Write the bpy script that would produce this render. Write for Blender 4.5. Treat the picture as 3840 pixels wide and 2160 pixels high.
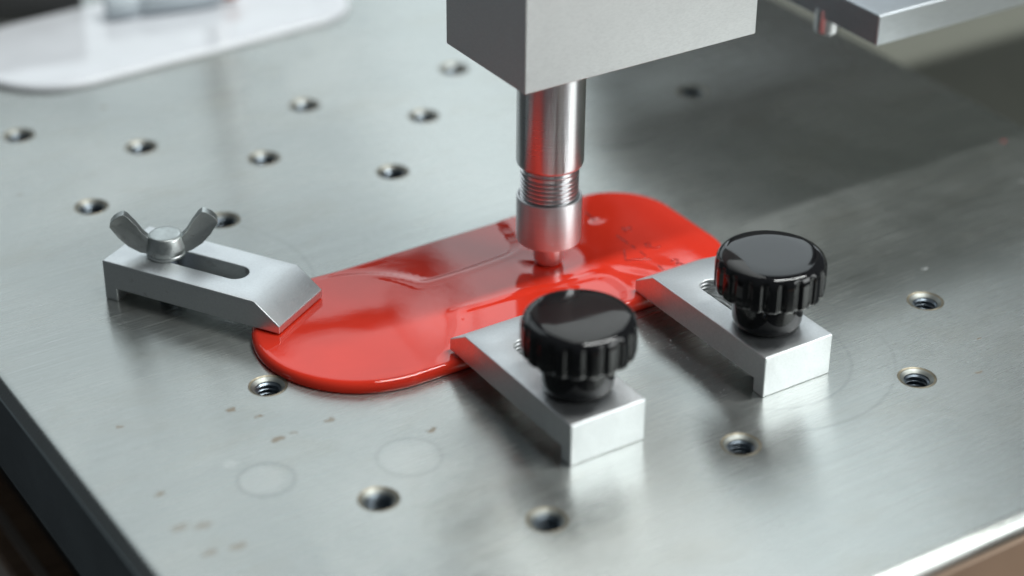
import bpy, bmesh, math, random
import numpy as np
from mathutils import Vector, Matrix
from mathutils.geometry import tessellate_polygon

for o in list(bpy.data.objects): bpy.data.objects.remove(o)
scene = bpy.context.scene
col = scene.collection
MM = 0.001
rng = random.Random(7)

# ------------------------------------------------------------------ camera
cam = bpy.data.cameras.new('camera'); camo = bpy.data.objects.new('camera', cam); col.objects.link(camo)
right = Vector((0.84082531, -0.54125255, 0.00764772))
down = Vector((-0.26739501, -0.42759417, -0.86351788))
fwd = Vector((0.47065137, 0.72402272, -0.50426023))
m3 = Matrix((right, -down, -fwd)).transposed()
camo.matrix_world = Matrix.Translation(Vector((-116.0749, -354.9885, 176.8914)) * MM) @ m3.to_4x4()
cam.sensor_width = 36; cam.lens = 72.27; cam.clip_start = 0.01; cam.clip_end = 50
cam.dof.use_dof = True; cam.dof.focus_distance = 0.334; cam.dof.aperture_fstop = 8.8; cam.dof.aperture_blades = 0
scene.camera = camo

# ------------------------------------------------------------------ light
world = bpy.data.worlds.new('World'); scene.world = world; world.use_nodes = True
bg = world.node_tree.nodes['Background']; bg.inputs[0].default_value = (0.80, 0.92, 1.0, 1); bg.inputs[1].default_value = 0.075

def area(name, loc, target, sx, sy, power, color):
    l = bpy.data.lights.new(name, 'AREA'); l.shape = 'RECTANGLE'; l.size = sx; l.size_y = sy; l.energy = power; l.color = color
    o = bpy.data.objects.new(name, l); col.objects.link(o)
    o.location = loc
    o.rotation_euler = (Vector(target) - Vector(loc)).to_track_quat('-Z', 'Y').to_euler()
    return o
# ceiling tube running along the plate's long side, almost straight overhead
area('ceiling_tube', (0.62, -0.42, 1.50), (0.62, -0.10, 0.0), 1.2, 0.10, 23.0, (0.97, 1.0, 0.98))
# daylight window in front, to the right
area('front_window', (0.82, -1.12, 0.50), (0.06, -0.10, 0.02), 0.9, 0.7, 10.0, (0.96, 1.0, 1.0))
# bright window wall behind
area('rear_window', (0.28, 1.484, 0.664), (0.28, 0.184, -0.166), 1.12, 0.62, 2.15, (0.86, 0.96, 1.0))
area('rear_window_upper', (0.28, 1.116, 1.236), (0.28, -0.184, 0.406), 1.12, 0.62, 2.15, (0.86, 0.96, 1.0))
area('rear_window_right', (1.26, 1.25, 1.06), (1.26, -0.05, 0.23), 0.80, 1.55, 5.6, (0.86, 0.96, 1.0))

vs = scene.view_settings
vs.view_transform = 'Standard'; vs.look = 'None'; vs.gamma = 1.0; vs.exposure = 0.0; vs.use_curve_mapping = False
scene.render.engine = 'CYCLES'
scene.cycles.max_bounces = 7; scene.cycles.diffuse_bounces = 3; scene.cycles.glossy_bounces = 5; scene.cycles.caustics_reflective = True

# ------------------------------------------------------------------ materials
class NT:
    def __init__(s, name):
        s.m = bpy.data.materials.new(name); s.m.use_nodes = True
        s.t = s.m.node_tree; s.b = s.t.nodes['Principled BSDF']
    def n(s, typ, **kw):
        nd = s.t.nodes.new(typ)
        for k, v in kw.items():
            setattr(nd, k, v)
        return nd
    def link(s, a, b): s.t.links.new(a, b)
    def set(s, **kw):
        for k, v in kw.items():
            s.b.inputs[k.replace('_', ' ')].default_value = v
        return s
    def coord(s):
        if not hasattr(s, '_c'):
            s._c = s.n('ShaderNodeTexCoord').outputs['Object']
        return s._c
    def noise(s, scale, detail=3, rough=0.55, stretch=None, dist=0.0, offset=(0, 0, 0)):
        mp = s.n('ShaderNodeMapping'); s.link(s.coord(), mp.inputs[0])
        st = stretch or (1, 1, 1)
        mp.inputs['Scale'].default_value = st; mp.inputs['Location'].default_value = offset
        nz = s.n('ShaderNodeTexNoise'); s.link(mp.outputs[0], nz.inputs['Vector'])
        nz.inputs['Scale'].default_value = scale; nz.inputs['Detail'].default_value = detail
        nz.inputs['Roughness'].default_value = rough; nz.inputs['Distortion'].default_value = dist
        return nz.outputs['Fac']
    def rng(s, v, a, b, c, d, smooth=False):
        r = s.n('ShaderNodeMapRange'); s.link(v, r.inputs[0])
        if smooth: r.interpolation_type = 'SMOOTHSTEP'
        for i, x in enumerate((a, b, c, d)): r.inputs[1 + i].default_value = x
        return r.outputs[0]
    def math(s, op, a, b=None):
        nd = s.n('ShaderNodeMath', operation=op)
        for i, x in enumerate((a, b)):
            if x is None: continue
            if isinstance(x, (int, float)): nd.inputs[i].default_value = x
            else: s.link(x, nd.inputs[i])
        return nd.outputs[0]
    def mix(s, fac, a, b):
        nd = s.n('ShaderNodeMix', data_type='RGBA')
        if isinstance(fac, (int, float)): nd.inputs[0].default_value = fac
        else: s.link(fac, nd.inputs[0])
        for i, x in ((6, a), (7, b)):
            if isinstance(x, tuple): nd.inputs[i].default_value = (*x, 1)
            else: s.link(x, nd.inputs[i])
        return nd.outputs[2]
    def bump(s, h, strength, dist):
        nd = s.n('ShaderNodeBump'); nd.inputs['Strength'].default_value = strength; nd.inputs['Distance'].default_value = dist
        s.link(h, nd.inputs['Height']); s.link(nd.outputs[0], s.b.inputs['Normal'])
    def to(s, v, name): s.link(v, s.b.inputs[name])

def mat_plate():
    n = NT('brushed_stainless')
    n.set(Metallic=1.0, Roughness=0.38, Anisotropic=0.9)
    cv = n.n('ShaderNodeCombineXYZ'); cv.inputs[1].default_value = 1.0
    n.link(cv.outputs[0], n.b.inputs['Tangent'])
    c = n.coord()
    # brush streaks run along x
    b1 = n.noise(1.0, 4, 0.6, (55, 5200, 1)); b2 = n.noise(1.0, 3, 0.6, (20, 1500, 1), offset=(3, 7, 0))
    br = n.math('ADD', n.math('MULTIPLY', b1, 0.85), n.math('MULTIPLY', b2, 0.15))
    mott = n.noise(24, 5, 0.6, dist=0.6); mott2 = n.noise(95, 4, 0.6, (0.55, 1, 1), dist=0.4, offset=(1, 2, 0))
    f = n.rng(mott, 0.35, 0.68, 0.0, 1.0)
    base = n.mix(f, (0.50, 0.52, 0.50), (0.555, 0.575, 0.555))
    base = n.mix(n.rng(br, 0.36, 0.62, 0, 0.30), base, (0.33, 0.35, 0.35))
    base = n.mix(n.rng(mott2, 0.52, 0.76, 0, 0.36), base, (0.42, 0.41, 0.36))
    base = n.mix(n.rng(b1, 0.66, 0.73, 0, 0.6), base, (0.86, 0.88, 0.88))
    # rust and dirt spots, ring marks
    nzc = n.n('ShaderNodeTexNoise'); n.link(c, nzc.inputs['Vector']); nzc.inputs['Scale'].default_value = 900; nzc.inputs['Detail'].default_value = 2
    def vm(op, x, y):
        nd = n.n('ShaderNodeVectorMath', operation=op)
        for i, q in enumerate((x, y)):
            if isinstance(q, tuple): nd.inputs[i].default_value = q
            else: n.link(q, nd.inputs[i])
        return nd.outputs['Value'] if op == 'DISTANCE' else nd.outputs[0]
    warp = vm('ADD', c, vm('MULTIPLY', vm('SUBTRACT', nzc.outputs['Color'], (0.5, 0.5, 0.5)), (0.0024, 0.0015, 0.0)))
    warpE = vm('MULTIPLY', warp, (1.0, 1.7, 1.0))
    soft = vm('ADD', c, vm('MULTIPLY', vm('SUBTRACT', nzc.outputs['Color'], (0.5, 0.5, 0.5)), (0.0005, 0.0005, 0.0)))
    def acc(lst):
        out = None
        for x in lst: out = x if out is None else n.math('MAXIMUM', out, x)
        return out
    def blob(cx, cy, r, k):
        return n.rng(vm('DISTANCE', warpE, (cx * MM, cy * 1.7 * MM, 0)), r * 0.4 * MM, r * 1.2 * MM, k, 0, True)
    def ring(cx, cy, r, w, k):
        d = vm('DISTANCE', soft, (cx * MM, cy * MM, 0))
        return n.rng(n.math('ABSOLUTE', n.math('SUBTRACT', d, r * MM)), w * 0.3 * MM, w * MM, k, 0, True)
    brown = acc([blob(*q) for q in ((-8.1, -109.4, 1.0, .8), (-5.2, -113.3, 0.6, .8), (-5.5, -120.4, 1.1, .7), (-2.9, -120.3, 0.7, .5), (-24.6, -104.7, 0.7, .6),
        (3.6, -119.8, 1.0, .6), (-26.5, -123.8, 0.85, .85), (-27.4, -132.8, 1.6, .4), (-24.4, -134.0, 1.6, .4), (-22.4, -141.1, 1.6, .45), (-26.3, -140.3, 1.5, .4),
        (15.3, -130.7, 1.0, .75), (11.8, -118.4, 0.7, .6), (97.9, -162.9, 0.7, .7), (105.3, -155.6, 0.45, .9), (18.5, 2.7, 1.1, .35), (-9.3, -24.3, 0.7, .5))])
    brk = n.rng(n.noise(13, 3, 0.5, offset=(9, 4, 2)), 0.45, 0.62, 0.0, 1.0)
    grey = n.math('MULTIPLY', acc([ring(*q) for q in ((70.7, -141.4, 14.6, .4, .75), (71.2, -141.0, 21.5, .35, .55), (35.4, -141.4, 15.2, .35, .2),
        (-0.5, -70.7, 24.5, .5, .2))]), brk)
    grey = n.math('MAXIMUM', grey, acc([ring(8.9, -135.0, 4.9, .45, .22), ring(-11.8, -128.8, 4.2, .5, .30)]))
    pale = acc([n.math('MULTIPLY', n.rng(vm('DISTANCE', warp, (cx * MM, cy * MM, 0)), r * .75 * MM, r * 1.1 * MM, k, 0, True), n.rng(mott2, 0.3, 0.6, 0.45, 1.0)) for (cx, cy, r, k) in (
        (-12.6, -128.4, 3.8, .09), (8.7, -134.8, 4.6, .06), (-14.5, -122.5, 1.2, .2), (113.7, -133.4, .45, 1.0), (152, -118, .4, .7))])
    red = n.rng(vm('DISTANCE', c, (161.2 * MM, -104.1 * MM, 0)), .0003, .0006, 1, 0, True)
    base = n.mix(brown, base, (0.20, 0.135, 0.07))
    base = n.mix(grey, base, (0.22, 0.23, 0.23))
    base = n.mix(pale, base, (0.80, 0.82, 0.82))
    base = n.mix(red, base, (0.5, 0.02, 0.02))
    n.to(base, 'Base Color')
    dirt = n.math('ADD', n.math('MULTIPLY', brown, 0.9), n.math('MULTIPLY', red, 1.0))
    n.to(n.math('SUBTRACT', 1.0, n.math('MINIMUM', n.math('ADD', dirt, n.math('MULTIPLY', pale, .5)), 1.0)), 'Metallic')
    rg = n.math('ADD', n.rng(f, 0, 1, 0.23, 0.30), n.rng(br, 0.3, 0.7, -0.05, 0.05))
    rg = n.math('ADD', rg, n.math('MULTIPLY', pale, 0.15))
    n.to(rg, 'Roughness')
    n.bump(br, 0.35, 0.00004)
    return n.m

def mat_metal(name, colr, rough, stretch=None, grain=900, bump=0.15, var=0.08, aniso=0.0, spots=0.0, rvar=0.08):
    n = NT(name); n.set(Metallic=1.0, Anisotropic=aniso)
    g = n.noise(grain, 4, 0.65, stretch); v = n.noise(140, 4, 0.6, dist=0.5)
    a = tuple(min(1, x * (1 + var)) for x in colr); b = tuple(x * (1 - var) for x in colr)
    base = n.mix(n.rng(v, 0.35, 0.65, 0, 1), a, b)
    base = n.mix(n.rng(g, 0.4, 0.7, 0, 0.25), base, tuple(x * 0.72 for x in colr))
    if spots:
        s = n.noise(420, 5, 0.7, dist=0.3, offset=(2, 1, 4)); s2 = n.noise(60, 3, 0.5, offset=(6, 1, 2))
        k = n.math('MULTIPLY', n.rng(s, 0.60, 0.72, 0, 1, True), n.rng(s2, 0.42, 0.6, 0, spots, True))
        base = n.mix(k, base, (0.13, 0.12, 0.10))
        n.to(n.math('SUBTRACT', 1.0, n.math('MULTIPLY', k, 0.7)), 'Metallic')
    n.to(base, 'Base Color')
    n.to(n.math('ADD', n.rng(g, 0.3, 0.7, rough - rvar, rough + rvar), n.rng(v, 0.3, 0.7, -rvar * .5, rvar * .5)), 'Roughness')
    n.bump(g, bump, 0.00005)
    return n.m

def mat_turned(name, colr, rough, aniso):
    n = NT(name); n.set(Metallic=1.0, Anisotropic=aniso)
    cv = n.n('ShaderNodeCombineXYZ'); cv.inputs[2].default_value = 1.0
    n.link(cv.outputs[0], n.b.inputs['Tangent'])
    g = n.noise(1.0, 3, 0.6, (60, 60, 5000)); v = n.noise(90, 3, 0.5)
    n.to(n.mix(n.rng(g, 0.35, 0.7, 0, 0.22), colr, tuple(x * 0.7 for x in colr)), 'Base Color')
    n.to(n.math('ADD', n.rng(g, 0.3, 0.7, rough - 0.02, rough + 0.03), n.rng(v, 0.3, 0.7, -0.03, 0.03)), 'Roughness')
    n.bump(g, 0.06, 0.00003)
    return n.m

def mat_paint(name, colr, rough=0.035, peel=0.022, coat=0.3, spec=0.5):
    n = NT(name); n.set(Roughness=rough, Metallic=0.0)
    n.b.inputs['Specular IOR Level'].default_value = spec
    n.b.inputs['Coat Weight'].default_value = coat; n.b.inputs['Coat Roughness'].default_value = 0.03
    v = n.noise(120, 3, 0.5)
    n.to(n.mix(n.rng(v, 0.35, 0.65, 0, 1), colr, tuple(x * 0.94 for x in colr)), 'Base Color')
    h = n.noise(650, 2, 0.5); h2 = n.noise(160, 2, 0.5, offset=(3, 3, 3))
    hh = n.math('ADD', n.math('MULTIPLY', h, 0.3), n.math('MULTIPLY', h2, 1.0))
    nd = n.n('ShaderNodeBump'); nd.inputs['Strength'].default_value = peel; nd.inputs['Distance'].default_value = 0.0004
    n.link(hh, nd.inputs['Height']); n.link(nd.outputs[0], n.b.inputs['Normal']); n.link(nd.outputs[0], n.b.inputs['Coat Normal'])
    return n.m

def mat_plastic(name, colr, rough):
    n = NT(name); v = n.noise(900, 3, 0.6); w = n.noise(90, 3, 0.6)
    n.set(Base_Color=(*colr, 1), Metallic=0.0)
    n.to(n.math('ADD', n.rng(v, 0.3, 0.7, rough - 0.01, rough + 0.02), n.rng(w, 0.4, 0.7, 0, 0.03)), 'Roughness')
    n.bump(w, 0.05, 0.0003)
    return n.m

def mat_wood():
    n = NT('brown_wood'); n.set(Roughness=0.45)
    g = n.noise(1.0, 5, 0.6, (14, 220, 14), dist=1.0); f = n.noise(1.0, 4, 0.7, (60, 1500, 60))
    b = n.mix(n.rng(g, 0.3, 0.7, 0, 1), (0.30, 0.185, 0.115), (0.20, 0.115, 0.07))
    b = n.mix(n.rng(f, 0.4, 0.7, 0, 0.4), b, (0.13, 0.07, 0.04))
    n.to(b, 'Base Color'); n.bump(f, 0.1, 0.0002)
    return n.m

def mat_simple(name, colr, rough, var=0.12, scale=40, metallic=0.0):
    n = NT(name); v = n.noise(scale, 4, 0.6); n.set(Roughness=rough, Metallic=metallic)
    n.to(n.mix(n.rng(v, 0.35, 0.65, 0, 1), colr, tuple(x * (1 - var) for x in colr)), 'Base Color')
    n.to(n.rng(v, 0.3, 0.7, rough - 0.06, rough + 0.06), 'Roughness')
    return n.m

M = {
    'plate': mat_plate(),
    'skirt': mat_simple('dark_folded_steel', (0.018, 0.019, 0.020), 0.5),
    'front': mat_simple('brown_reflection_paint', (0.34, 0.235, 0.165), 0.5, 0.25, 25),  # brown of the mirrored table, given as surface colour
    'alu': mat_metal('blasted_aluminium', (0.84, 0.86, 0.87), 0.42, None, 2600, 0.25, 0.02, spots=0.30, rvar=0.04),
    'alu_clean': mat_metal('anodised_aluminium', (0.82, 0.84, 0.85), 0.45, None, 2600, 0.3, 0.04),
    'block': mat_metal('milled_aluminium', (0.84, 0.85, 0.85), 0.58, (1, 1, 3), 1500, 0.4, 0.012, rvar=0.03),
    'bracket': mat_metal('brushed_aluminium', (0.60, 0.63, 0.66), 0.38, (0.15, 0.15, 1), 2500, 0.2, 0.04),
    'chrome': mat_turned('turned_steel', (0.80, 0.80, 0.81), 0.30, 0.85),
    'sleeve': mat_turned('turned_aluminium', (0.93, 0.93, 0.94), 0.50, 0.75),
    'satin': mat_metal('satin_steel', (0.90, 0.89, 0.90), 0.42, None, 900, 0.1, 0.03),
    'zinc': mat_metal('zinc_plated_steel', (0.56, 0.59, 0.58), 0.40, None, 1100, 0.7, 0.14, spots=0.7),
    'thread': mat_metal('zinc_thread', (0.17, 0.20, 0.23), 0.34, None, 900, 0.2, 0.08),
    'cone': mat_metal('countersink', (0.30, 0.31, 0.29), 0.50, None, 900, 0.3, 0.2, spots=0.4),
    'rim': mat_metal('stained_countersink', (0.30, 0.265, 0.20), 0.5, None, 900, 0.3, 0.3, spots=0.7),
    'red': mat_paint('red_enamel', (0.80, 0.040, 0.018)),
    'mark': mat_paint('dark_red_mark', (0.36, 0.016, 0.012)),
    'white': mat_paint('white_enamel', (0.80, 0.82, 0.86)),
    'black': mat_plastic('black_bakelite', (0.008, 0.008, 0.009), 0.05),
    'wood': mat_wood(),
    'trim': mat_simple('grey_brown_trim', (0.33, 0.27, 0.23), 0.5),
    'olive': mat_simple('olive_grey_paint', (0.21, 0.215, 0.18), 0.6, 0.06),
    'dark': mat_simple('dark_machine_paint', (0.030, 0.031, 0.030), 0.5),
    'floor': mat_simple('pale_floor', (0.36, 0.42, 0.46), 0.5),
    'copper': mat_simple('copper_brown', (0.42, 0.13, 0.07), 0.4),
    'probe': mat_simple('grey_blue_plastic', (0.52, 0.58, 0.62), 0.5),
    'dust': mat_simple('pale_dust', (0.75, 0.77, 0.78), 0.8),
}

# ------------------------------------------------------------------ helpers (all input in mm)
def mesh_obj(name, verts, faces, mats, parent=None, smooth=False, fm=None, sharp=None):
    me = bpy.data.meshes.new(name)
    me.from_pydata([tuple(c * MM for c in v) for v in verts], [], faces)
    if not isinstance(mats, (list, tuple)): mats = [mats]
    for m in mats: me.materials.append(M[m])
    if fm: me.polygons.foreach_set('material_index', fm)
    me.polygons.foreach_set('use_smooth', [smooth] * len(faces) if not isinstance(smooth, list) else smooth)
    if sharp is not None: me.set_sharp_from_angle(angle=math.radians(sharp))
    me.update()
    o = bpy.data.objects.new(name, me); col.objects.link(o)
    if parent: o.parent = parent
    return o

def fix_normals(o):
    bm = bmesh.new(); bm.from_mesh(o.data); bmesh.ops.recalc_face_normals(bm, faces=bm.faces); bm.to_mesh(o.data); bm.free()

def bevel(o, w, seg=2, ang=35):
    b = o.modifiers.new('bevel', 'BEVEL'); b.width = w * MM; b.segments = seg; b.limit_method = 'ANGLE'; b.angle_limit = math.radians(ang); b.harden_normals = True
    o.data.polygons.foreach_set('use_smooth', [True] * len(o.data.polygons))

def lathe(name, prof, mat, parent=None, n=96, center=(0, 0), sharp=35, cap0=False, cap1=False, rfun=None, fm=None):
    V, F, FM = [], [], []
    for k, (r, z) in enumerate(prof):
        for i in range(n):
            a = 2 * math.pi * i / n
            rr = rfun(r, z, a) if rfun else r
            V.append((center[0] + rr * math.cos(a), center[1] + rr * math.sin(a), z))
    for k in range(len(prof) - 1):
        for i in range(n):
            j = (i + 1) % n
            F.append((k * n + i, k * n + j, (k + 1) * n + j, (k + 1) * n + i)); FM.append(fm[k] if fm else 0)
    if cap0: F.append(tuple(reversed(range(n)))); FM.append(fm[0] if fm else 0)
    if cap1: F.append(tuple((len(prof) - 1) * n + i for i in range(n))); FM.append(fm[-1] if fm else 0)
    o = mesh_obj(name, V, F, mat, parent, True, FM, sharp)
    return o

def empty(name, loc=(0, 0, 0), rz=0.0):
    o = bpy.data.objects.new(name, None); col.objects.link(o)
    o.empty_display_size = 0.005
    o.location = [c * MM for c in loc]; o.rotation_euler = (0, 0, rz)
    return o

def tag(o, label=None, cat=None, group=None, kind=None):
    if label: o['label'] = label
    if cat: o['category'] = cat
    if group: o['group'] = group
    if kind: o['kind'] = kind
    return o

def box(name, x0, x1, y0, y1, z0, z1, mat, parent=None, bev=0.0, seg=2):
    V = [(x, y, z) for z in (z0, z1) for x, y in ((x0, y0), (x1, y0), (x1, y1), (x0, y1))]
    F = [(3, 2, 1, 0), (4, 5, 6, 7), (0, 1, 5, 4), (1, 2, 6, 5), (2, 3, 7, 6), (3, 0, 4, 7)]
    o = mesh_obj(name, V, F, mat, parent)
    if bev: bevel(o, bev, seg)
    return o

def tess(loops):
    """flat polygon with holes -> (verts2d, tris)"""
    pts = [p for l in loops for p in l]
    tris = tessellate_polygon([[Vector((p[0], p[1], 0)) for p in l] for l in loops])
    out = []
    for a, b, c in tris:
        (x1, y1), (x2, y2), (x3, y3) = pts[a], pts[b], pts[c]
        ar = (x2 - x1) * (y3 - y1) - (x3 - x1) * (y2 - y1)
        if abs(ar) < 1e-9: continue
        out.append((a, b, c) if ar > 0 else (a, c, b))
    return pts, out

def circle(cx, cy, r, n=40):
    return [(cx + r * math.cos(2 * math.pi * i / n), cy + r * math.sin(2 * math.pi * i / n)) for i in range(n)]

# ------------------------------------------------------------------ setting
tag(box('floor', -1500, 1500, -1500, 1500, -760, -750, 'floor'), kind='structure')
table = tag(box('table', -29.8, 900, -420, 700, -90, -60, 'wood', None, 1.0), kind='structure')
box('edge_strip', -26.0, -23.9, -419, 699, -60.5, -59.8, 'trim', table, 0.2)
tag(box('machine_base', 171.2, 620, -330, 500, -58, -34, 'olive', None, 1.5), kind='structure')

# ------------------------------------------------------------------ work plate with its threaded inserts
HOLES = [(-0.5, -0.6), (17.6, -17.8), (35.5, -34.6), (53.5, -52.5), (-0.1, -35.6), (18.0, -52.9), (53.1, -17.7), (70.9, -34.6), (87.9, -18.3),
         (123.4, -53.5), (-0.1, -106.3), (-0.2, -141.8), (17.7, -159.0), (53.0, -158.8), (88.4, -159.0), (106.0, -141.8),
         (0.0, -70.7), (35.36, -141.42), (70.71, -141.42)]
PX0, PX1, PY0, PY1 = -36.2, 170.6, -195.6, 130.0
def rrect(off, R=4.0, n=8):
    pts = []
    for cx, cy, a0 in ((PX1 - R, PY0 + R, -90), (PX1 - R, PY1 - R, 0), (PX0 + R, PY1 - R, 90), (PX0 + R, PY0 + R, 180)):
        for i in range(n + 1):
            a = math.radians(a0 + 90 * i / n); pts.append((cx + (R + off) * math.cos(a), cy + (R + off) * math.sin(a)))
    return pts
HR = 3.15
outer = rrect(-2.2)
pts, tris = tess([outer] + [list(reversed(circle(x, y, HR, 40))) for x, y in HOLES])
V = [(x, y, 0.0) for x, y in pts]; F = list(tris); SM = [False] * len(F)
prof = [(-2.2 + 2.2 * math.sin(t), -2.2 + 2.2 * math.cos(t)) for t in [math.pi / 2 * k / 8 for k in range(9)]]
b0 = len(V); npt = len(outer)
for off, z in prof: V += [(x, y, z) for x, y in rrect(off)]
for k in range(len(prof) - 1):
    for i in range(npt):
        j = (i + 1) % npt
        F.append((b0 + k * npt + i, b0 + (k + 1) * npt + i, b0 + (k + 1) * npt + j, b0 + k * npt + j)); SM.append(True)
plate = mesh_obj('work_plate', V, F, 'plate', None, SM)
tag(plate, 'brushed stainless steel work plate with threaded holes that carries the clamps', 'work plate')
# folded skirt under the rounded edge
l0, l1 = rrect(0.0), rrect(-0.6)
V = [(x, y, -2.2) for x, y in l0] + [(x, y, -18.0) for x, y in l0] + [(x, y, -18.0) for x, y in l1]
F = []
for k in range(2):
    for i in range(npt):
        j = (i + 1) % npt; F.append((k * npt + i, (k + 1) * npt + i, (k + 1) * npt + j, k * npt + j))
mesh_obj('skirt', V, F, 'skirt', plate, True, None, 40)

def insert_mesh():
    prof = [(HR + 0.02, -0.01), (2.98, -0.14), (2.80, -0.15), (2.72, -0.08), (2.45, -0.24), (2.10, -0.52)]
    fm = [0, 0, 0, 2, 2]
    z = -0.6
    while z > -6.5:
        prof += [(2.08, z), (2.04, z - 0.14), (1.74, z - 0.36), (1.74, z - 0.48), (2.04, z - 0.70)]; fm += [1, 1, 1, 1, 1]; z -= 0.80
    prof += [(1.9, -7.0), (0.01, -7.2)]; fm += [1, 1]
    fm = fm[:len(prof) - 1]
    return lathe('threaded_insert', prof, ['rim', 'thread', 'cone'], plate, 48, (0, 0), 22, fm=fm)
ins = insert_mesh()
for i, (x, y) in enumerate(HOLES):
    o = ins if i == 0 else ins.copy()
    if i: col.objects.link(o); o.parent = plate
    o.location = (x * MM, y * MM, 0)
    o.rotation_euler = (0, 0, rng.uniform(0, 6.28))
box('inner_frame', -20, 150, -180, 110, -59.99, -14, 'dark', plate)
box('front_reflection_panel', PX0 + 6, PX1 - 4, PY0 - 0.9, PY0 - 0.05, -17.8, -2.6, 'front', plate, 0.2)  # added face; its brown stands in for the table reflected in the skirt

# ------------------------------------------------------------------ dark slabs added behind the plate, out of view, to darken its reflection
refl_blocker = tag(box('reflection_blocker', 190, 420, 62, 84, 0.02, 128, 'dark', None, 3.0), 'dark slab added unseen behind the plate, mirrored as the dark far right corner', 'reflection blocker')
box('blocker_top', 318, 420, 63, 83, 127.9, 235, 'dark', refl_blocker, 3.0)  # taller added slab, extends the dark reflection upwards

# ------------------------------------------------------------------ enamelled pieces
CX, CY, RL, XR, RC = 20.4, -100.6, 18.35, 87.4, 12.0
HW = RL
def outline(n_arc=90, n_st=70, n_c=36):
    p = []
    for i in range(n_arc): a = math.pi / 2 + math.pi * i / n_arc; p.append((CX + RL * math.cos(a), CY + RL * math.sin(a), CX, CY))
    for i in range(n_st): x = CX + (XR - RC - CX) * i / n_st; p.append((x, CY - HW, x, CY))
    for i in range(n_c): a = -math.pi / 2 + math.pi / 2 * i / n_c; p.append((XR - RC + RC * math.cos(a), CY - HW + RC + RC * math.sin(a), XR - RC, CY))
    for i in range(14): y = CY - HW + RC + (2 * HW - 2 * RC) * i / 14; p.append((XR, y, XR - RC, CY))
    for i in range(n_c): a = math.pi / 2 * i / n_c; p.append((XR - RC + RC * math.cos(a), CY + HW - RC + RC * math.sin(a), XR - RC, CY))
    for i in range(n_st): x = XR - RC + (CX - XR + RC) * i / n_st; p.append((x, CY + HW, x, CY))
    return p
def sm(a, b, x):
    t = np.clip((x - a) / (b - a), 0, 1); return t * t * (3 - 2 * t)
def smin(a, b, k):
    h = np.clip(0.5 + 0.5 * (b - a) / k, 0, 1); return b * (1 - h) + a * h - k * h * (1 - h)
def relief(x, y, edge):
    dx, dy = x - CX, y - CY
    r = np.hypot(dx, dy)
    z = np.zeros_like(x)
    # gently domed round end
    dome = -0.24 * sm(2.0, 19.0, r) * (1 - sm(24.0, 50.0, x))
    # upper flank, sunk beside the neck
    circ = r - 16.2
    top = (y + 94.4) + 0.25 * np.sin((x - 36) * 0.25)
    rgt = 56.5 - x - 0.10 * np.maximum(-y - 90, 0) ** 2 + 0.25 * np.maximum(y + 90, 0)
    up = smin(smin(circ, top, 1.2), rgt, 4.0)
    flank = -0.20 * sm(-0.15, 0.8, up) * sm(19, 26, x)
    z += 0.08 * np.exp(-((up + 0.9) / 0.7) ** 2) * sm(27, 35, x)
    # lower flank
    bot = -(y + 106.6) + 0.5 * np.exp(-((x - 36) / 4.0) ** 2)
    rgt2 = 62.8 - x - 0.06 * np.maximum(y + 112, 0) ** 2 - 0.10 * np.maximum(-y - 113, 0) ** 2
    bot2 = bot - 0.32 * np.maximum(x - 50, 0) + 0.012 * np.maximum(x - 50, 0) ** 2
    lo = smin(smin(circ, bot2, 1.2), rgt2, 2.5)
    flank -= 0.20 * sm(-0.15, 0.8, lo) * sm(24, 31, x)
    z += 0.08 * np.exp(-((lo + 0.9) / 0.7) ** 2) * sm(27, 35, x)
    # dent under the press tip and the small scoop beside it
    rt = np.hypot(x - 57.3, y + 99.6)
    z -= 0.30 * np.exp(-(rt / 3.6) ** 2)
    z += 0.05 * np.exp(-((rt - 6.0) / 1.2) ** 2)
    ca, sa = math.cos(-1.0), math.sin(-1.0)
    u = (x - 67.6) * ca + (y + 111.6) * sa; v = -(x - 67.6) * sa + (y + 111.6) * ca
    z -= 0.22 * np.exp(-((u / 2.6) ** 2 + (v / 0.9) ** 2))
    z += 0.10 * np.exp(-(((u - .3) / 3.0) ** 2 + ((v - 1.7) / 0.7) ** 2))
    u = x - 73.4; v = y + 112.2
    z += 0.07 * np.exp(-((u / 1.0) ** 2 + (v / 1.8) ** 2))
    u = x - 72.9; v = y + 92.4
    z += 0.25 * np.exp(-((u / 0.7) ** 2 + (v / 0.7) ** 2))
    # waviness of thick enamel
    z += 0.010 * np.sin(x * 0.33 + 0.8) * np.sin(y * 0.29 + 1.1)
    fade = sm(0.6, 2.6, edge)
    return z * fade + flank + dome
TH = 2.28; RE = 1.35
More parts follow.
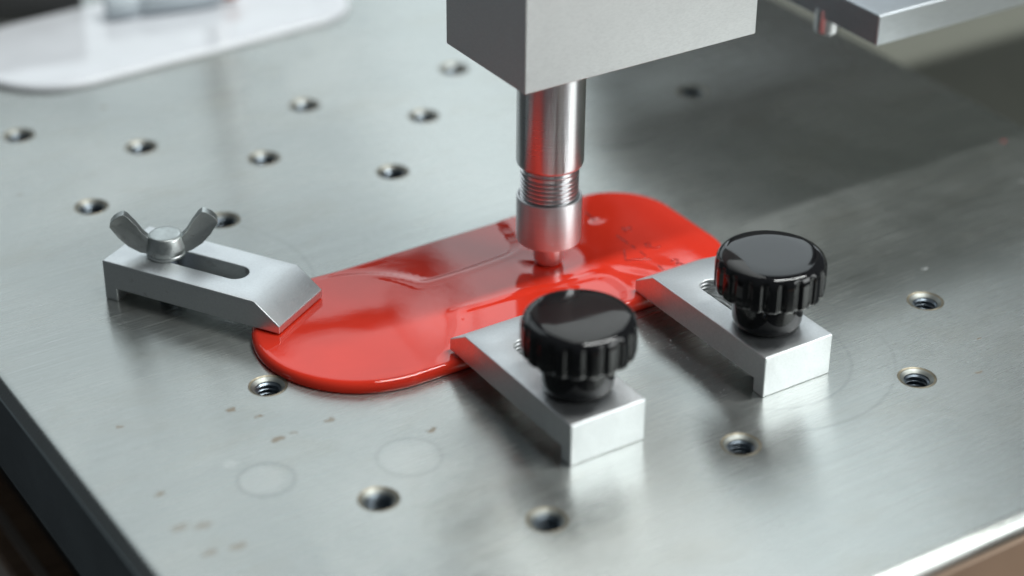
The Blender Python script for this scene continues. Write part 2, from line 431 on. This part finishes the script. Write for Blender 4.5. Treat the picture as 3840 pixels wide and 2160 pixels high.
def enamel_piece(name, mat, rel=relief):
    ol = np.array(outline()); n = len(ol)
    q = 1 - (np.linspace(0, 1, 105)) ** 1.25
    q = np.concatenate([[1.0], q[1:-1], [0.0]])
    # rings from the rim inwards
    Vx = [];
    for s in q:
        Vx.append(ol[:, 2:4] + (ol[:, 0:2] - ol[:, 2:4]) * s)
    # extra fine rings on the rim
    fine = [ol[:, 2:4] + (ol[:, 0:2] - ol[:, 2:4]) * (1 - d / 18.0) for d in (0.0, .01, .03, .06, .10, .16, .24, .34, .46, .60, .76, .95, 1.15, 1.33)]
    Vx = fine + [v for v, s in zip(Vx, q) if (1 - s) * 18 > 1.4]
    A = np.concatenate(Vx); x, y = A[:, 0], A[:, 1]
    qx, qy = x - (XR - RC), np.abs(y - CY) - (HW - RC)
    dbox = RC - np.hypot(np.maximum(qx, 0), np.maximum(qy, 0)) - np.minimum(np.maximum(qx, qy), 0)
    d = np.where(x < CX, RL - np.hypot(x - CX, y - CY), np.minimum(dbox, HW - np.abs(y - CY)))
    d = np.maximum(d, 0)
    t = np.clip(1 - d / 1.15, 0, 1)
    prof = 0.88 + (TH - 0.88) * np.sqrt(np.maximum(1 - t ** 2.3, 0))
    drop = TH - prof
    z = TH - drop + rel(x, y, d)
    V = [tuple(v) for v in np.c_[x, y, z]]
    R = len(Vx); F = []
    for k in range(R - 1):
        for i in range(n):
            j = (i + 1) % n; F.append((k * n + i, k * n + j, (k + 1) * n + j, (k + 1) * n + i))
    # side wall and underside
    b = len(V)
    for off, zz in ((0.0, 0.42), (0.08, 0.22), (0.25, 0.08), (0.7, 0.01)):
        V += [(px + (sx - px) * off / 18, py + (sy - py) * off / 18, zz) for px, py, sx, sy in ol]
    rings = [0] + [b + k * n for k in range(4)]
    for a, c in zip(rings[:-1], rings[1:]):
        for i in range(n):
            j = (i + 1) % n; F.append((a + i, c + i, c + j, a + j))
    F.append(tuple(reversed([rings[-1] + i for i in range(n)])))
    o = mesh_obj(name, V, F, mat, None, True)
    bm = bmesh.new(); bm.from_mesh(o.data); bmesh.ops.remove_doubles(bm, verts=bm.verts, dist=1e-7); bmesh.ops.recalc_face_normals(bm, faces=bm.faces); bm.to_mesh(o.data); bm.free()
    for p in o.data.polygons: p.use_smooth = True
    return o
red = enamel_piece('enamelled_piece', 'red')
tag(red, 'glossy red enamelled piece with one round end held under three clamps', 'enamelled piece', 'enamelled pieces on the plate')
white = enamel_piece('enamelled_piece', 'white', lambda x, y, e: -0.3 * sm(4.0, 19.0, np.abs(y - CY)) + 0.02 * np.sin(x * 0.2))
tag(white, 'blurred glossy white enamelled piece lying at the far left of the plate', 'enamelled piece', 'enamelled pieces on the plate')
a = math.radians(3.0)
# same outline, shifted to the back left and turned a little
c0 = Vector((20.4, -100.6, 0)); c1 = Vector((19.8, 31.8, 0.0))
rot = Matrix.Rotation(a, 4, 'Z')
off = c1 - (rot @ c0)
white.matrix_world = Matrix.Translation(off * MM) @ rot @ Matrix.Diagonal((1, 1, 0.72, 1))

# little raised strokes and letters at the square end of the red piece
def strokes(name, polys, w, parent, zoff=0.02):
    V, F = [], []
    for pl in polys:
        pl = [Vector((x, y)) for x, y in pl]
        b = len(V)
        for i, p in enumerate(pl):
            t = (pl[min(i + 1, len(pl) - 1)] - pl[max(i - 1, 0)]).normalized(); nrm = Vector((-t.y, t.x))
            for s, h in ((-1, -0.05), (-0.5, 0.10), (0.5, 0.10), (1, -0.05)):
                q = p + nrm * (w * s)
                zz = TH + float(relief(np.array([q.x]), np.array([q.y]), np.array([9.0]))[0])
                V.append((q.x, q.y, zz + zoff + h))
        for i in range(len(pl) - 1):
            for k in range(3): F.append((b + i * 4 + k, b + i * 4 + 4 + k, b + i * 4 + 5 + k, b + i * 4 + 1 + k))
        F.append((b, b + 1, b + 2, b + 3)); e = b + 4 * (len(pl) - 1); F.append((e + 3, e + 2, e + 1, e))
    o = mesh_obj(name, V, F, 'mark', parent, True)
    fix_normals(o)
    return o
def sub(pl, n=5):
    out = []
    for (x0, y0), (x1, y1) in zip(pl[:-1], pl[1:]):
        for i in range(n): out.append((x0 + (x1 - x0) * i / n, y0 + (y1 - y0) * i / n))
    return out + [pl[-1]]
for pl in ([(72.7, -88.8), (72.4, -92.0)], [(72.5, -98.7), (72.5, -102.0)], [(72.5, -103.1), (72.5, -104.4)], [(72.6, -105.6), (72.5, -107.4)], [(72.3, -111.2), (72.2, -113.0)]):
    strokes('scribed_line', [sub(pl)], 0.11, red)
for pls in ([[(75.0, -96.8), (74.7, -98.5)], [(74.9, -97.6), (76.4, -97.4)], [(75.7, -98.4), (76.4, -97.4)]],
            [[(75.0, -103.7), (75.7, -104.2), (74.9, -105.3), (74.4, -105.0), (75.0, -103.7)], [(74.9, -105.3), (75.6, -106.1)], [(75.6, -106.1), (76.7, -106.0)]],
            [[(70.5, -103.7), (69.6, -105.2), (68.6, -106.8), (70.6, -107.6), (72.6, -108.7)]],
            [[(75.1, -111.2), (75.9, -110.9), (76.4, -111.5), (75.7, -112.1), (75.0, -112.9)], [(75.7, -112.1), (76.3, -113.4)], [(76.3, -113.4), (76.9, -113.6)]]):
    strokes('scribed_letter', [sub(p, 3) for p in pls], 0.11, red)

# ------------------------------------------------------------------ clamps
CL, CW, CT, CB, BEV, TIPZ, FOOT = 34.4, 13.6, 7.3, 2.33, 4.7, 4.1, 2.5
def clamp_bar(parent, tipz, threaded, mat):
    """local: s along the bar from heel (0) to tip, t across; heel foot at s=0"""
    h = CW / 2
    def slot(off, n=14, s0=6.4, s1=24.2, r=2.15):
        r += off; c0, c1 = s0 + 2.15, s1 - 2.15; p = []
        for i in range(n + 1): a = -math.pi / 2 + math.pi * i / n; p.append((c1 + r * math.cos(a), r * math.sin(a)))
        for i in range(n + 1): a = math.pi / 2 + math.pi * i / n; p.append((c0 + r * math.cos(a), r * math.sin(a)))
        return p
    V, F, FMs = [], [], []
    sT = CL - BEV
    sl = slot(0.0); ns = len(sl)
    half = ns // 2      # slot(): first half is the round end towards the tip, second the heel end
    mid1, mid2 = 7, half + 7
    def sheet(z, s0, s1, flip):
        b = len(V)
        V.extend([(s0, -h, z), (s1, -h, z), (s1, h, z), (s0, h, z), (s1, 0, z), (s0, 0, z)])
        sb = len(V); V.extend([(x, y, z) for x, y in sl])
        lower = [b, b + 1, b + 4] + [sb + i for i in range(mid1, -1, -1)] + [sb + i for i in range(ns - 1, mid2 - 1, -1)] + [b + 5]
        upper = [b + 5] + [sb + i for i in range(mid2, mid1 - 1, -1)] + [b + 4, b + 2, b + 3]
        F.extend([tuple(lower), tuple(upper)])
        return [b, b + 1, b + 2, b + 3, b + 4, b + 5], [sb + i for i in range(ns)]
    tl, tslot = sheet(CT, 0, sT, False)
    bl, bslot = sheet(CB, FOOT, CL, True)
    e = len(V)
    V += [(CL, -h, tipz), (CL, h, tipz), (FOOT, -h, 0), (FOOT, h, 0), (0, -h, 0), (0, h, 0)]
    tA, tB, fA, fB, hA, hB = range(e, e + 6)
    F += [(tl[1], tA, tB, tl[2], tl[4]), (tA, bl[1], bl[4], bl[2], tB), (bl[0], bl[5], bl[3], fB, fA), (fA, fB, hB, hA), (hA, hB, tl[3], tl[5], tl[0])]
    F.append((tl[0], hA, fA, bl[0], bl[1], tA, tl[1])); F.append((tl[3], tl[2], tB, bl[2], bl[3], fB, hB))
    # slot walls
    if threaded:
        lv = [tslot]; z = CT - 0.25; k = 0
        while z > CB + 0.3:
            ring = slot(0.0 if k % 2 == 0 else 0.32); q = len(V); V += [(x, y, z) for x, y in ring]; lv.append([q + i for i in range(ns)]); z -= 0.36; k += 1
        lv.append(bslot)
    else: lv = [tslot, bslot]
    for a_, c_ in zip(lv[:-1], lv[1:]):
        for i in range(ns): j = (i + 1) % ns; F.append((a_[i], a_[j], c_[j], c_[i]))
    o = mesh_obj('bar', V, F, mat, parent)
    fix_normals(o); bevel(o, 0.22, 2, 50)
    return o
def clamp_root(name, hole, ang, heel_to_hole):
    """Empty at the heel foot; local x runs from heel to tip"""
    ca, sa = math.cos(ang), math.sin(ang)
    return empty(name, (hole[0] - ca * heel_to_hole, hole[1] - sa * heel_to_hole, 0.01), ang)

KN = 20
def knob(parent, s):
    def fl(r, z, a):
        if r < 8.0 or z < 13.6 or z > 19.5: return r
        t = (a * KN / (2 * math.pi)) % 1.0
        g = max(0.0, math.cos((t - 0.5) * math.pi * 2)) ** 0.7 if abs(t - 0.5) < 0.25 else 0.0
        z -= 0.5
        f = min(1.0, max(0.0, (18.75 - z) / 0.5)) * (1.0 if z < 18.9 else 0)
        return r - 0.46 * g * f
    neck = lathe('knob', [(0.01, CT + 0.03), (4.2, CT + 0.03), (4.9, CT + 0.25), (5.4, CT + 0.8), (5.62, CT + 1.6), (5.72, 12.0), (5.72, 14.2), (0.01, 14.2)], 'black', parent, 96, (s, 0), 50)
    prof = [(5.6, 14.0), (7.9, 13.75), (8.3, 13.8), (8.62, 14.05), (8.74, 14.4), (8.78, 15.4), (8.78, 16.4), (8.76, 17.4), (8.72, 18.0), (8.62, 18.4), (8.42, 18.8), (8.1, 19.12), (7.6, 19.38), (6.9, 19.5), (5.0, 19.55), (2.0, 19.56), (0.9, 19.56), (0.35, 19.56), (0.01, 19.56)]
    prof = [(r, z if z < 14.5 else z + 0.55) for r, z in prof]
    g = lathe('grip', prof, 'black', neck, 320, (s, 0), 60, rfun=fl)
    st = [(1.98, z) if k % 2 == 0 else (1.68, z) for k, z in enumerate(np.arange(0.3, 7.2, 0.35))]
    lathe('threaded_stud', [(0.01, 0.3)] + st + [(0.01, 7.3)], 'thread', parent, 40, (s, 0), 50)
    return neck
K_OFF = 8.3
c1 = clamp_root('toe_clamp', (34.6, -141.6), math.pi / 2, K_OFF)
clamp_bar(c1, 4.4, True, 'alu_clean'); knob(c1, K_OFF)
tag(c1, 'aluminium bar clamp with black fluted knob nearest the camera, left of the two', 'clamp', 'bar clamps with black knobs')
c2 = clamp_root('toe_clamp', (70.6, -142.2), math.pi / 2, K_OFF)
tag(c2, 'aluminium bar clamp with black fluted knob on the right, slot showing', 'clamp', 'bar clamps with black knobs')
def copy_children(src, dst):
    for ch in list(src.children):
        c = ch.copy(); col.objects.link(c); c.parent = dst
        for g in ch.children:
            d = g.copy(); col.objects.link(d); d.parent = c
copy_children(c1, c2)

def wing_nut(parent, s):
    root = lathe('wing_nut', [(0.01, CT + 0.02), (3.0, CT + 0.02), (3.30, CT + 0.15), (3.36, CT + 0.55), (3.22, CT + 0.75), (3.30, CT + 0.95), (3.22, CT + 1.7), (3.02, CT + 2.5), (2.86, CT + 3.3), (2.72, CT + 3.7), (2.5, CT + 3.85), (2.1, CT + 3.88), (0.01, CT + 3.92)], 'zinc', parent, 72, (0, 0), 50)
    root.location = (s * MM, 0, 0)
    prof = [(-1.6, 8.1), (-3.0, 7.9), (-4.2, 8.2), (-6.1, 9.4), (-7.6, 11.1), (-8.9, 13.2), (-8.75, 13.8), (-8.1, 14.6), (-7.2, 15.2), (-6.5, 15.4), (-5.9, 15.0), (-4.6, 13.3), (-3.6, 11.7), (-2.6, 10.7), (-1.6, 10.4)]
    for sgn in (1, -1):
        V, F = [], []; n = len(prof)
        for side in (-1, 1):
            for u, z in prof:
                th = 0.80 + 0.15 * min(1, (abs(u) - 1.6) / 7) if z > 9 else 0.95
                V.append((sgn * u, side * th, z))
        cc = []
        for side in (0, 1):
            cu = sum(p[0] for p in prof) / n; cz = sum(p[1] for p in prof) / n
            # inner, slightly dished panel
            q = len(V); cc.append(q)
            for u, z in prof: V.append((sgn * (cu + (u - cu) * 0.72), (-1, 1)[side] * 0.70, cz + (z - cz) * 0.72))
        for i in range(n):
            j = (i + 1) % n
            F.append((i, j, n + j, n + i))
            F.append((i, cc[0] + i, cc[0] + j, j)); F.append((n + i, n + j, cc[1] + j, cc[1] + i))
        F.append(tuple(cc[0] + i for i in range(n))); F.append(tuple(cc[1] + i for i in reversed(range(n))))
        w = mesh_obj('wing', V, F, 'zinc', root)
        fix_normals(w); bevel(w, 0.16, 2, 30)
    st = [(1.98, z) if k % 2 == 0 else (1.68, z) for k, z in enumerate(np.arange(0.3, 7.2, 0.35))]
    lathe('threaded_stud', [(0.01, 0.3)] + st + [(0.01, 7.3)], 'thread', parent, 40, (s, 0), 50)
    return root
ang3 = math.atan2(-25.6, 15.4)
heel_mid = Vector((-10.9, -67.5)) + Vector((0.857, 0.516)) * (CW / 2)
c3 = empty('toe_clamp', (heel_mid.x, heel_mid.y, 0.01), ang3)
tag(c3, 'aluminium bar clamp with steel wing nut pressing on the round red end', 'clamp')
clamp_bar(c3, 3.75, False, 'alu')
nut = wing_nut(c3, 8.3)
nut.rotation_euler = (0, 0, math.atan2(right.y, right.x) - ang3 + math.radians(6))

# ------------------------------------------------------------------ press head
AX, AY = 57.3, -99.6
head = empty('press_head', (AX, AY, 42.3))
tag(head, 'square aluminium press head with round steel plunger pressing on red piece', 'press head')
def at_head(o):
    o.location = (-AX * MM, -AY * MM, -42.3 * MM); return o
BZ = 42.3
bx0, by0 = 43.2, -113.1
blk = at_head(box('block', bx0, 88.7, by0, -89.6, BZ, 190, 'block', head, 0.25, 2))
sh = at_head(lathe('shaft', [(0.01, 21.1), (4.9, 21.1), (5.35, 21.15), (5.6, 21.45), (5.72, 21.9), (5.72, BZ + 0.5)], 'chrome', head, 128, (AX, AY), 40))
th = [(4.0, 13.0)]
z = 14.0
while z < 19.4:
    th += [(4.98, z), (4.98, z + 0.24), (4.45, z + 0.46), (4.45, z + 0.58)]; z += 0.80
th += [(4.98, z), (4.98, z + 0.55), (4.7, z + 0.7), (4.6, 21.2)]
at_head(lathe('threaded_neck', th, 'chrome', head, 128, (AX, AY), 40))
at_head(lathe('sleeve', [(0.01, 6.75), (4.9, 6.75), (5.30, 6.80), (5.50, 6.95), (5.58, 7.2), (5.60, 14.9), (5.5, 15.2), (5.3, 15.3), (5.12, 15.15), (5.08, 13.2), (4.0, 13.1)], 'sleeve', head, 128, (AX, AY), 40))
at_head(lathe('plunger_tip', [(0.01, 2.02), (1.4, 2.03), (2.1, 2.20), (2.45, 2.65), (2.55, 3.4), (2.60, 5.2), (2.60, 6.8)], 'satin', head, 96, (AX, AY), 50))

# ------------------------------------------------------------------ bracket on the right of the head
br = empty('guide_bracket', (118.9, -110.2, 32))
tag(br, 'brushed aluminium channel bracket hanging above the plate at upper right', 'bracket')
def at_br(o):
    o.location = (-118.9 * MM, 110.2 * MM, -32 * MM); return o
X0, Y0, Z0, Z1 = 118.9, -110.2, 32.0, 37.8
at_br(box('floor_panel', X0 + 1.52, 330, Y0 + 1.52, -30, Z0 + 0.3, Z0 + 3.9, 'bracket', br, 0.1))
V = [(X0, Y0), (330, Y0), (330, Y0 + 1.5), (X0 + 1.5, Y0 + 1.5), (X0 + 1.5, -30), (X0, -30)]
n = len(V); VV = [(x, y, Z0) for x, y in V] + [(x, y, Z1) for x, y in V]
FF = [tuple(reversed(range(n))), tuple(range(n, 2 * n))] + [(i, (i + 1) % n, n + (i + 1) % n, n + i) for i in range(n)]
fr = at_br(mesh_obj('frame', VV, FF, 'bracket', br)); fix_normals(fr); bevel(fr, 0.30, 2, 50)
at_br(lathe('pin', [(0.01, 28.7), (1.5, 28.75), (2.1, 29.0), (2.3, 29.5), (2.3, 33.5), (0.01, 33.5)], 'chrome', br, 64, (120.9, -94.8), 45))

# ------------------------------------------------------------------ probe lying on the white piece, unseen upright added behind it
pr = empty('probe', (43.0, 38.6, 1.85), math.radians(-13))
tag(pr, 'blurred grey rod with copper brown tip lying on the white piece', 'probe')
def rod(name, prof, mat):
    o = lathe(name, prof, mat, pr, 48, (0, 0), 50); o.rotation_euler = (0, math.pi / 2, 0); return o
rod('handle', [(0.01, -8), (2.2, -7.8), (2.6, -7), (2.6, -2.0), (2.0, -1.4), (2.0, -0.4), (2.6, 0.2), (2.6, 11), (2.3, 14.5), (1.7, 18.0), (0.01, 18.0)], 'probe').location = (0, 0, 2.65 * MM)
rod('tip', [(0.01, 17.9), (1.55, 17.9), (1.6, 20.6), (1.1, 21.8), (0.01, 22.2)], 'copper').location = (0, 0, 2.65 * MM)
reflection_post = lathe('reflection_post', [(4.2, 0.02), (4.2, 1.0), (3.3, 1.4), (3.3, 50), (2.9, 51.2), (2.0, 51.6), (0.01, 51.7)], 'chrome', None, 64, (68, 54), 40)  # added out of view so the plate mirrors a streak
tag(reflection_post, 'polished upright added unseen behind the white piece, mirrored as a streak in the steel', 'reflection_post')

stop = box('stop_block', -14, 14, -7, 7, 0.02, 16, 'dark', None, 0.8)
stop.location = (22 * MM, 60 * MM, 0); stop.rotation_euler = (0, 0, math.radians(-14))
tag(stop, 'dark blurred stop block behind the white piece at the top left corner', 'block')

# ------------------------------------------------------------------ dust
V, F = [], []
def speck(x, y, z, r):
    b = len(V); h = r * rng.uniform(0.5, 0.9)
    a0 = rng.uniform(0, 6.28); st = rng.uniform(0.7, 1.6)
    for k in range(5):
        a = a0 + k * 1.2566; V.append((x + r * st * math.cos(a), y + r / st * math.sin(a), z))
    V.append((x, y, z + h))
    for k in range(5): F.append((b + k, b + (k + 1) % 5, b + 5))
for i in range(70):
    t = rng.random(); x = 62.0 - abs(rng.gauss(0, 3.0)); y = -121 - t * 26
    speck(x, y, 0.01, rng.uniform(0.04, 0.10))
for i in range(110): speck(rng.uniform(-30, 160), rng.uniform(-185, -60), 0.01, rng.uniform(0.04, 0.09))
dust = mesh_obj('dust', V, F, 'dust'); tag(dust, 'pale dust specks scattered on the steel beside the right clamp', 'dust', kind='stuff')
